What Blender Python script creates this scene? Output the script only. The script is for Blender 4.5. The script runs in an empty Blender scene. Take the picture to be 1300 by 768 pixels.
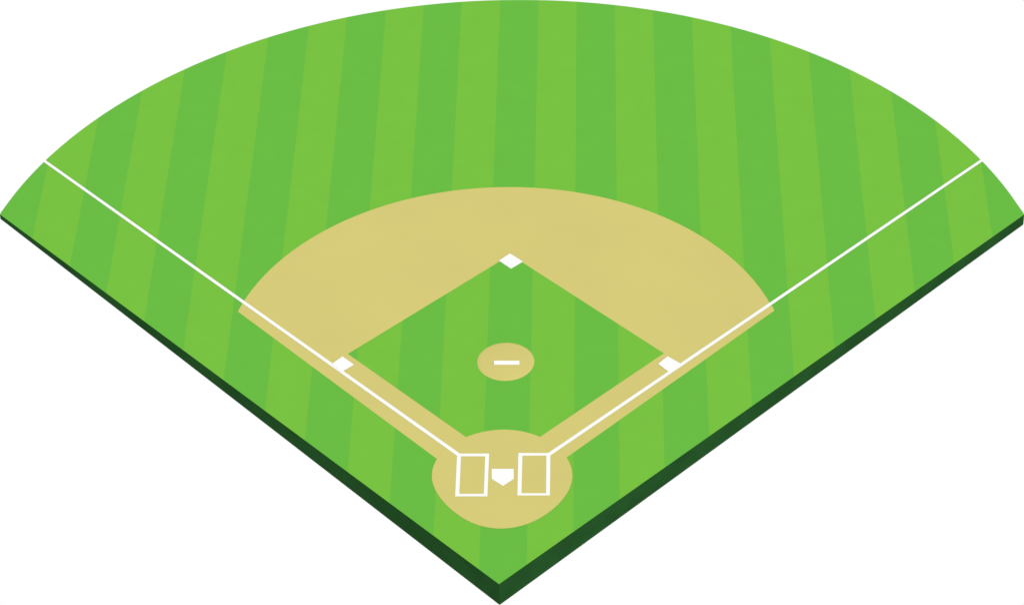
# A baseball diamond: a wedge of striped turf standing alone under a plain white sky.
# World unit = 1 m, home plate at the origin, second base along +Y.
import bpy, bmesh, math
from mathutils import Vector, Matrix

# ---- plan of the field (metres, ground plane) ----
RIM = [(59.74, 45.552), (59.179, 47.444), (58.546, 49.316), (57.841, 51.164), (57.068, 52.987), (56.228, 54.781), (55.324, 56.545), (54.357, 58.277), (53.33, 59.975), (52.245, 61.636), (51.103, 63.261), (49.907, 64.846), (48.659, 66.39), (47.361, 67.892), (46.014, 69.351), (44.62, 70.765), (43.182, 72.133), (41.701, 73.455), (40.178, 74.727), (38.616, 75.951), (37.017, 77.125), (35.382, 78.247), (33.713, 79.317), (32.012, 80.334), (30.28, 81.297), (28.52, 82.206), (26.733, 83.06), (24.921, 83.858), (23.086, 84.599), (21.229, 85.284), (19.353, 85.91), (17.458, 86.479), (15.548, 86.989), (13.623, 87.44), (11.686, 87.833), (9.737, 88.165), (7.78, 88.438), (5.816, 88.652), (3.847, 88.805), (1.874, 88.898), (-0.101, 88.931), (-2.076, 88.904), (-4.049, 88.817), (-6.018, 88.671), (-7.982, 88.464), (-9.939, 88.198), (-11.887, 87.873), (-13.824, 87.489), (-15.749, 87.046), (-17.66, 86.545), (-19.556, 85.987), (-21.433, 85.371), (-23.292, 84.698), (-25.13, 83.969), (-26.945, 83.184), (-28.735, 82.343), (-30.5, 81.449), (-32.237, 80.5), (-33.944, 79.498), (-35.621, 78.444), (-37.264, 77.337), (-38.873, 76.18), (-40.445, 74.973), (-41.978, 73.716), (-43.472, 72.411), (-44.923, 71.059), (-46.331, 69.66), (-47.692, 68.216), (-49.006, 66.728), (-50.269, 65.197), (-51.48, 63.624), (-52.637, 62.011), (-53.737, 60.359), (-54.777, 58.67), (-55.757, 56.945), (-56.672, 55.187), (-57.521, 53.397), (-58.301, 51.577), (-59.009, 49.731), (-59.643, 47.859), (-60.199, 45.966)]

DIRT_ARC = [(29.983, 28.365), (29.587, 29.654), (29.131, 30.923), (28.617, 32.171), (28.047, 33.395), (27.421, 34.592), (26.742, 35.76), (26.011, 36.897), (25.231, 38.0), (24.402, 39.068), (23.528, 40.098), (22.609, 41.089), (21.648, 42.039), (20.648, 42.946), (19.609, 43.809), (18.535, 44.627), (17.428, 45.398), (16.289, 46.121), (15.12, 46.795), (13.925, 47.419), (12.705, 47.992), (11.462, 48.514), (10.199, 48.982), (8.918, 49.398), (7.621, 49.76), (6.31, 50.067), (4.988, 50.32), (3.656, 50.518), (2.317, 50.66), (0.974, 50.747), (-0.372, 50.779), (-1.718, 50.754), (-3.062, 50.674), (-4.401, 50.538), (-5.734, 50.347), (-7.059, 50.1), (-8.372, 49.798), (-9.672, 49.441), (-10.956, 49.03), (-12.222, 48.566), (-13.468, 48.048), (-14.691, 47.478), (-15.889, 46.856), (-17.06, 46.184), (-18.202, 45.462), (-19.311, 44.691), (-20.387, 43.872), (-21.426, 43.008), (-22.426, 42.099), (-23.386, 41.146), (-24.302, 40.152), (-25.173, 39.118), (-25.997, 38.046), (-26.771, 36.938), (-27.493, 35.797), (-28.162, 34.624), (-28.776, 33.423), (-29.332, 32.195), (-29.829, 30.943), (-30.265, 29.671), (-30.639, 28.381)]

APEX = [(-0.041, -14.44)]

DIRT_LOW = [(30.029, 28.328), (6.719, 4.382), (-7.079, 4.133), (-30.635, 28.358)]

LAWN = [(-17.726, 21.134), (-0.134, 3.633), (17.459, 21.19), (0.075, 38.563)]

HOME_DIRT = [(7.402, 1.34), (7.403, 1.829), (7.366, 2.318), (7.292, 2.802), (7.181, 3.28), (7.035, 3.748), (6.855, 4.204), (6.644, 4.646), (6.403, 5.071), (6.134, 5.479), (5.841, 5.868), (5.524, 6.237), (5.186, 6.586), (4.828, 6.914), (4.451, 7.219), (4.057, 7.502), (3.646, 7.759), (3.22, 7.991), (2.78, 8.196), (2.327, 8.372), (1.863, 8.518), (1.391, 8.633), (0.911, 8.715), (0.427, 8.764), (-0.06, 8.78), (-0.546, 8.763), (-1.031, 8.713), (-1.51, 8.631), (-1.983, 8.518), (-2.448, 8.376), (-2.904, 8.206), (-3.349, 8.009), (-3.781, 7.785), (-4.201, 7.537), (-4.606, 7.264), (-4.995, 6.968), (-5.367, 6.647), (-5.719, 6.303), (-6.05, 5.936), (-6.355, 5.546), (-6.633, 5.135), (-6.881, 4.704), (-7.095, 4.254), (-7.273, 3.788), (-7.413, 3.31), (-7.513, 2.823), (-7.573, 2.329), (-7.591, 1.834), (-7.571, 1.34), (-7.512, 0.852), (-7.417, 0.371), (-7.29, -0.098), (-7.133, -0.555), (-6.95, -0.999), (-6.744, -1.429), (-6.518, -1.845), (-6.275, -2.248), (-6.016, -2.64), (-5.742, -3.02), (-5.453, -3.389), (-5.148, -3.748), (-4.827, -4.096), (-4.488, -4.431), (-4.13, -4.751), (-3.752, -5.054), (-3.352, -5.336), (-2.932, -5.592), (-2.49, -5.819), (-2.03, -6.013), (-1.553, -6.168), (-1.064, -6.282), (-0.564, -6.353), (-0.06, -6.378), (0.445, -6.358), (0.945, -6.293), (1.437, -6.184), (1.916, -6.035), (2.38, -5.849), (2.826, -5.629), (3.253, -5.379), (3.66, -5.104), (4.047, -4.806), (4.414, -4.49), (4.761, -4.158), (5.091, -3.811), (5.402, -3.45), (5.696, -3.077), (5.973, -2.691), (6.231, -2.292), (6.47, -1.88), (6.687, -1.455), (6.88, -1.016), (7.047, -0.564), (7.185, -0.101), (7.292, 0.372), (7.365, 0.853)]

BASES0 = [(-18.289, 20.638), (-16.946, 19.296), (-18.274, 18.081), (-19.398, 19.416)]

BASES1 = [(17.86, 20.641), (19.319, 19.381), (18.032, 17.948), (16.811, 19.383)]

BASES2 = [(-0.003, 38.455), (1.487, 37.023), (0.153, 35.76), (-1.255, 37.184)]

PLATE = [(-1.23, 2.617), (1.136, 2.618), (1.166, 1.103), (0.024, 0.017), (-1.192, 1.101)]

RUBBER = [(-1.403, 19.732), (1.429, 19.729), (1.443, 18.996), (-1.385, 18.999)]

BOXL = [(-5.002, 5.005), (-1.562, 5.006), (-1.568, -1.562), (-4.983, -1.565)]

BOXLI = [(-4.573, 4.587), (-1.966, 4.588), (-1.954, -1.192), (-4.561, -1.194)]

BOXR = [(1.586, 5.093), (5.022, 5.094), (5.044, -1.413), (1.608, -1.416)]

BOXRI = [(2.025, 4.675), (4.603, 4.713), (4.64, -1.091), (2.027, -1.093)]

FOUL = [(-56.184, 55.855), (-4.852, 4.845), (55.724, 55.579), (4.964, 4.971)]

STRIPES = [-55.72, -50.73, -45.94, -41.09, -36.17, -31.2, -26.24, -21.53, -16.62, -11.88, -7.07, -2.19, 2.72, 7.56, 12.42, 17.25, 22.14, 26.92, 31.75, 36.46, 41.32, 46.1, 50.99, 55.78]

CORN = [(-60.271, 45.905), (59.845, 45.498)]

RIM[0], RIM[-1] = CORN[1], CORN[0]
STRIPE_DIR = -0.0014            # heading of the mowing stripes, radians off +Y
EDGE_APEX, EDGE_LEFT, EDGE_RIGHT = 3.08, 0.72, 1.54    # how deep the turf block is

scene = bpy.context.scene
C = scene.collection
SUN_ELEV, SUN_AZ = math.radians(45), math.radians(-45)  # sun stands to the right and a little in front
SUN_DIR = Vector((math.cos(SUN_ELEV) * math.cos(SUN_AZ), math.cos(SUN_ELEV) * math.sin(SUN_AZ), math.sin(SUN_ELEV)))

# ---- materials ----
def lin(c):
    c /= 255.0
    return c / 12.92 if c <= 0.04045 else ((c + 0.055) / 1.055) ** 2.4

def mat(name, rgb, gain=1.34, mottle=0.03, scale=0.35, fine=0.03, rough=0.95, bump=0.0, tint=None):
    """Matte surface: base colour with broad and fine procedural mottling."""
    base = [min(0.86, lin(c) / gain) for c in rgb]
    m = bpy.data.materials.new(name)
    m.use_nodes = True
    nt = m.node_tree
    N, L = nt.nodes, nt.links
    bs = N['Principled BSDF']
    bs.inputs['Roughness'].default_value = rough
    bs.inputs['Specular IOR Level'].default_value = 0.0
    tc = N.new('ShaderNodeTexCoord')
    n1 = N.new('ShaderNodeTexNoise'); n1.inputs['Scale'].default_value = scale; n1.inputs['Detail'].default_value = 3
    n2 = N.new('ShaderNodeTexNoise'); n2.inputs['Scale'].default_value = 5.5; n2.inputs['Detail'].default_value = 4
    L.new(tc.outputs['Object'], n1.inputs['Vector']); L.new(tc.outputs['Object'], n2.inputs['Vector'])
    r1 = N.new('ShaderNodeMapRange'); r1.inputs['From Min'].default_value = 0.3; r1.inputs['From Max'].default_value = 0.7
    r1.inputs['To Min'].default_value = 1 - mottle; r1.inputs['To Max'].default_value = 1 + mottle
    r2 = N.new('ShaderNodeMapRange'); r2.inputs['From Min'].default_value = 0.3; r2.inputs['From Max'].default_value = 0.7
    r2.inputs['To Min'].default_value = 1 - fine; r2.inputs['To Max'].default_value = 1 + fine
    L.new(n1.outputs['Fac'], r1.inputs['Value']); L.new(n2.outputs['Fac'], r2.inputs['Value'])
    mu = N.new('ShaderNodeMath'); mu.operation = 'MULTIPLY'
    L.new(r1.outputs['Result'], mu.inputs[0]); L.new(r2.outputs['Result'], mu.inputs[1])
    vm = N.new('ShaderNodeVectorMath'); vm.operation = 'SCALE'
    vm.inputs[0].default_value = base
    L.new(mu.outputs[0], vm.inputs['Scale'])
    L.new(vm.outputs['Vector'], bs.inputs['Base Color'])
    return m

M = {
    'light_turf': mat('light_turf', (121, 195, 67), mottle=0.015, fine=0.02),
    'dark_turf': mat('dark_turf', (107, 190, 69), mottle=0.015, fine=0.02),
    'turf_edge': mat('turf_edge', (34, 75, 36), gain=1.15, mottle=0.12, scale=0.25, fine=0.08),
    'clay': mat('clay', (215, 204, 123), mottle=0.018, scale=0.09, fine=0.015),
    'chalk': mat('chalk', (255, 255, 255), mottle=0.0, fine=0.015),
    'canvas': mat('canvas', (255, 255, 255), mottle=0.0, fine=0.01),
    'rubber': mat('rubber', (255, 255, 255), mottle=0.0, fine=0.01),
}

# ---- helpers ----
def link(name, bm, mats, parent=None):
    me = bpy.data.meshes.new(name)
    bmesh.ops.recalc_face_normals(bm, faces=bm.faces)
    bm.to_mesh(me); bm.free()
    for m in mats: me.materials.append(M[m])
    o = bpy.data.objects.new(name, me)
    C.objects.link(o)
    if parent: o.parent = parent
    return o

def thing(o, label, cat, group=None):
    o['label'] = label; o['category'] = cat
    if group: o['group'] = group
    return o

def structure(o, label):
    o['kind'] = 'structure'; o['label'] = label
    return o

def prism(bm, pts, z0, z1):
    """Closed slab over an outline."""
    lo = [bm.verts.new((x, y, z0)) for x, y in pts]
    hi = [bm.verts.new((x, y, z1)) for x, y in pts]
    n = len(pts)
    top = bm.faces.new(hi); bot = bm.faces.new(lo[::-1])
    for i in range(n):
        j = (i + 1) % n
        bm.faces.new((lo[i], lo[j], hi[j], hi[i]))
    return top, bot

def mow(bm):
    """Cut upward faces along the mowing lines and give them alternate greens."""
    nx, ny = math.cos(STRIPE_DIR), -math.sin(STRIPE_DIR)
    for d in STRIPES:
        geom = [f for f in bm.faces if f.normal.z > 0.9]
        es = {e for f in geom for e in f.edges}; vs = {v for f in geom for v in f.verts}
        bmesh.ops.bisect_plane(bm, geom=list(vs) + list(es) + geom, dist=1e-5,
                               plane_co=(nx * d, ny * d, 0), plane_no=(nx, ny, 0))
    for f in bm.faces:
        if f.normal.z > 0.9:
            c = f.calc_center_median()
            f.material_index = sum(1 for d in STRIPES if d < c.x * nx + c.y * ny) % 2 == 0 and 1 or 0
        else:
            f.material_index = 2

def centre(pts):
    return Vector((sum(p[0] for p in pts) / len(pts), sum(p[1] for p in pts) / len(pts), 0))

def moved(pts, c):
    return [(x - c.x, y - c.y) for x, y in pts]

# ---- ground: a wedge of turf with a deep dark edge, thickest at the corner behind home plate ----
bm = bmesh.new()
pts = [tuple(APEX[0])] + RIM
n = len(pts)
depth = [EDGE_APEX] + [EDGE_RIGHT + (EDGE_LEFT - EDGE_RIGHT) * i / (len(RIM) - 1) for i in range(len(RIM))]
hi = [bm.verts.new((x, y, 0)) for x, y in pts]
lo = [bm.verts.new((x, y, -d)) for (x, y), d in zip(pts, depth)]
bm.faces.new(hi)
for i in range(n):
    j = (i + 1) % n
    bm.faces.new((lo[i], lo[j], hi[j], hi[i]))
for i in range(1, n - 1):
    bm.faces.new((lo[0], lo[i + 1], lo[i]))
bmesh.ops.recalc_face_normals(bm, faces=bm.faces)
bm.normal_update()
mow(bm)
structure(link('ground', bm, ['light_turf', 'dark_turf', 'turf_edge']),
          'fan shaped outfield lawn mown in light and dark green stripes with dark green edge')

# ---- infield clay ----
bm = bmesh.new()
a, b, c, d = DIRT_LOW
arc = DIRT_ARC
round_corner = [(a[0] - 0.35, a[1] - 0.25), (a[0] - 0.08, a[1] - 0.02), (a[0] - 0.02, a[1] + 0.3)]
inner = (-0.1, -2.4)
prism(bm, [b] + round_corner + arc[1:-1] + [d, c, inner], 0.001, 0.006)
structure(link('infield_dirt', bm, ['clay']), 'sandy tan infield clay curving behind the bases and along both base paths')

bm = bmesh.new()
prism(bm, LAWN[:3] + [(0.06, 38.3)], 0.007, 0.012)
bm.normal_update(); bmesh.ops.recalc_face_normals(bm, faces=bm.faces); bm.normal_update()
mow(bm)
structure(link('infield_lawn', bm, ['light_turf', 'dark_turf', 'light_turf']), 'green striped grass diamond inside the bases')

bm = bmesh.new()
prism(bm, HOME_DIRT, 0.013, 0.018)
structure(link('home_dirt', bm, ['clay']), 'round tan clay area around home plate')

# ---- pitcher's mound: low dome ----
bm = bmesh.new()
R, seg = 3.17, 96
rings = [(1.0, 0.013), (0.995, 0.02), (0.85, 0.06), (0.65, 0.13), (0.5, 0.17), (0.3, 0.185)]
prev = None
for fr, z in rings:
    ring = [bm.verts.new((R * fr * math.cos(2 * math.pi * i / seg), R * fr * math.sin(2 * math.pi * i / seg), z)) for i in range(seg)]
    if prev:
        for i in range(seg):
            bm.faces.new((prev[i], prev[(i + 1) % seg], ring[(i + 1) % seg], ring[i]))
    else:
        bm.faces.new(ring[::-1])
    prev = ring
bm.faces.new(prev)
for f in bm.faces: f.smooth = True
o = link('pitchers_mound', bm, ['clay'])
o.location = (-0.09, 19.8, 0)
thing(o, 'round tan clay mound in the middle of the infield grass', 'mound')

def slab(name, pts, z0, z1, m, bevel=0.02):
    c = centre(pts)
    bm = bmesh.new()
    prism(bm, moved(pts, c), 0, z1 - z0)
    bmesh.ops.recalc_face_normals(bm, faces=bm.faces)
    if bevel:
        es = [e for e in bm.edges if all(v.co.z > (z1 - z0) * 0.5 for v in e.verts)]
        bmesh.ops.bevel(bm, geom=es, offset=bevel, segments=2, profile=0.5, affect='EDGES')
    o = link(name, bm, [m])
    o.location = (c.x, c.y, z0)
    return o

thing(slab('pitching_rubber', RUBBER[:2] + [(x, y + 0.09) for x, y in RUBBER[2:]], 0.165, 0.25, 'rubber'), 'white rectangular slab on top of the round clay mound', 'pitching rubber')
thing(slab('home_plate', PLATE, 0.0185, 0.06, 'rubber'), 'white five sided plate lying between the two chalk batter boxes', 'home plate')
G = 'square bases of the diamond'
thing(slab('base', BASES2, 0.0125, 0.09, 'canvas'), 'white square base at the far corner of the grass diamond, behind the mound', 'base', G)
thing(slab('base', BASES1, 0.0125, 0.09, 'canvas'), 'white square base beside the right foul line, at the right corner of the grass diamond', 'base', G)
thing(slab('base', BASES0, 0.0125, 0.09, 'canvas'), 'white square base beside the left foul line, at the left corner of the grass diamond', 'base', G)

# ---- chalk: foul lines and batter's boxes ----
def rim_hit(a, b):
    # where the line a>b runs off the outfield edge
    for i in range(len(RIM) - 1):
        p, q = Vector(RIM[i]), Vector(RIM[i + 1])
        e, d = q - p, b - a
        k = d.x * e.y - d.y * e.x
        if abs(k) < 1e-9: continue
        w = p - a
        t, v = (w.x * e.y - w.y * e.x) / k, (w.x * d.y - w.y * d.x) / k
        if t > 0 and 0 <= v <= 1: return tuple(a + d * t)
    return tuple(b)
def foul_line(far, near, w_far, w_near, label):
    d = (Vector(far) - Vector(near)).normalized(); s = Vector((-d.y, d.x))
    far, near = Vector(far), Vector(near)
    pts = [rim_hit(near + s * w_near / 2, far + s * w_far / 2), tuple(near + s * w_near / 2),
           tuple(near - s * w_near / 2), rim_hit(near - s * w_near / 2, far - s * w_far / 2)]
    o = slab('foul_line', pts, 0.0195, 0.024, 'chalk', bevel=0)
    return thing(o, label, 'foul line', 'chalk foul lines')
foul_line(FOUL[0], (-4.80, 4.80), 0.37, 0.43, 'long white chalk foul line running up the left side past the left base')
foul_line(FOUL[2], (4.82, 4.82), 0.37, 0.43, 'long white chalk foul line running up the right side past the right base')

def batters_box(outer, inner, label):
    c = centre(outer)
    outer, inner = moved(outer, c), moved(inner, c)
    bm = bmesh.new()
    z0, z1 = 0.0, 0.006
    V = lambda P, z: [bm.verts.new((x, y, z)) for x, y in P]
    ol, oh, il, ih = V(outer, z0), V(outer, z1), V(inner, z0), V(inner, z1)
    for i in range(4):
        j = (i + 1) % 4
        bm.faces.new((oh[i], oh[j], ih[j], ih[i])); bm.faces.new((ol[j], ol[i], il[i], il[j]))
        bm.faces.new((ol[i], ol[j], oh[j], oh[i])); bm.faces.new((il[j], il[i], ih[i], ih[j]))
    o = link('batters_box', bm, ['chalk'])
    o.location = (c.x, c.y, 0.0215)
    return thing(o, label, 'batter box', 'chalk boxes beside home plate')
batters_box(BOXL, BOXLI, 'white chalk rectangle on the clay, left of home plate')
batters_box(BOXR, BOXRI, 'white chalk rectangle on the clay, right of home plate')

# ---- daylight: plain white overcast sky and a soft sun ----
w = bpy.data.worlds.new('World'); scene.world = w; w.use_nodes = True
bg = w.node_tree.nodes['Background']
bg.inputs['Color'].default_value = (1, 1, 1, 1); bg.inputs['Strength'].default_value = 1.0
sun = bpy.data.lights.new('sun', 'SUN'); sun.energy = 1.5; sun.angle = math.radians(12); sun.color = (1, 0.985, 0.96)
so = bpy.data.objects.new('sun', sun); C.objects.link(so)
so.rotation_euler = (-SUN_DIR).to_track_quat('-Z', 'Y').to_euler()
so.location = SUN_DIR * 120

# ---- camera ----
cam = bpy.data.cameras.new('camera'); co = bpy.data.objects.new('camera', cam); C.objects.link(co)
cam.sensor_width = 36; cam.lens = 111.67; cam.clip_start = 1; cam.clip_end = 2000
pitch, yaw, roll = 0.710228740, -0.0365842, -0.0249965
fw = Vector((math.cos(pitch) * math.sin(yaw), math.cos(pitch) * math.cos(yaw), -math.sin(pitch)))
r0 = Vector((math.cos(yaw), -math.sin(yaw), 0)); u0 = r0.cross(fw)
r = math.cos(roll) * r0 + math.sin(roll) * u0; u = -math.sin(roll) * r0 + math.cos(roll) * u0
m = Matrix((r, u, -fw)).transposed().to_4x4()
m.translation = (10.3834, -242.9723, 234.7876)
co.matrix_world = m
scene.camera = co

scene.view_settings.view_transform = 'Standard'
scene.view_settings.look = 'None'
scene.view_settings.exposure = 0
scene.view_settings.gamma = 1
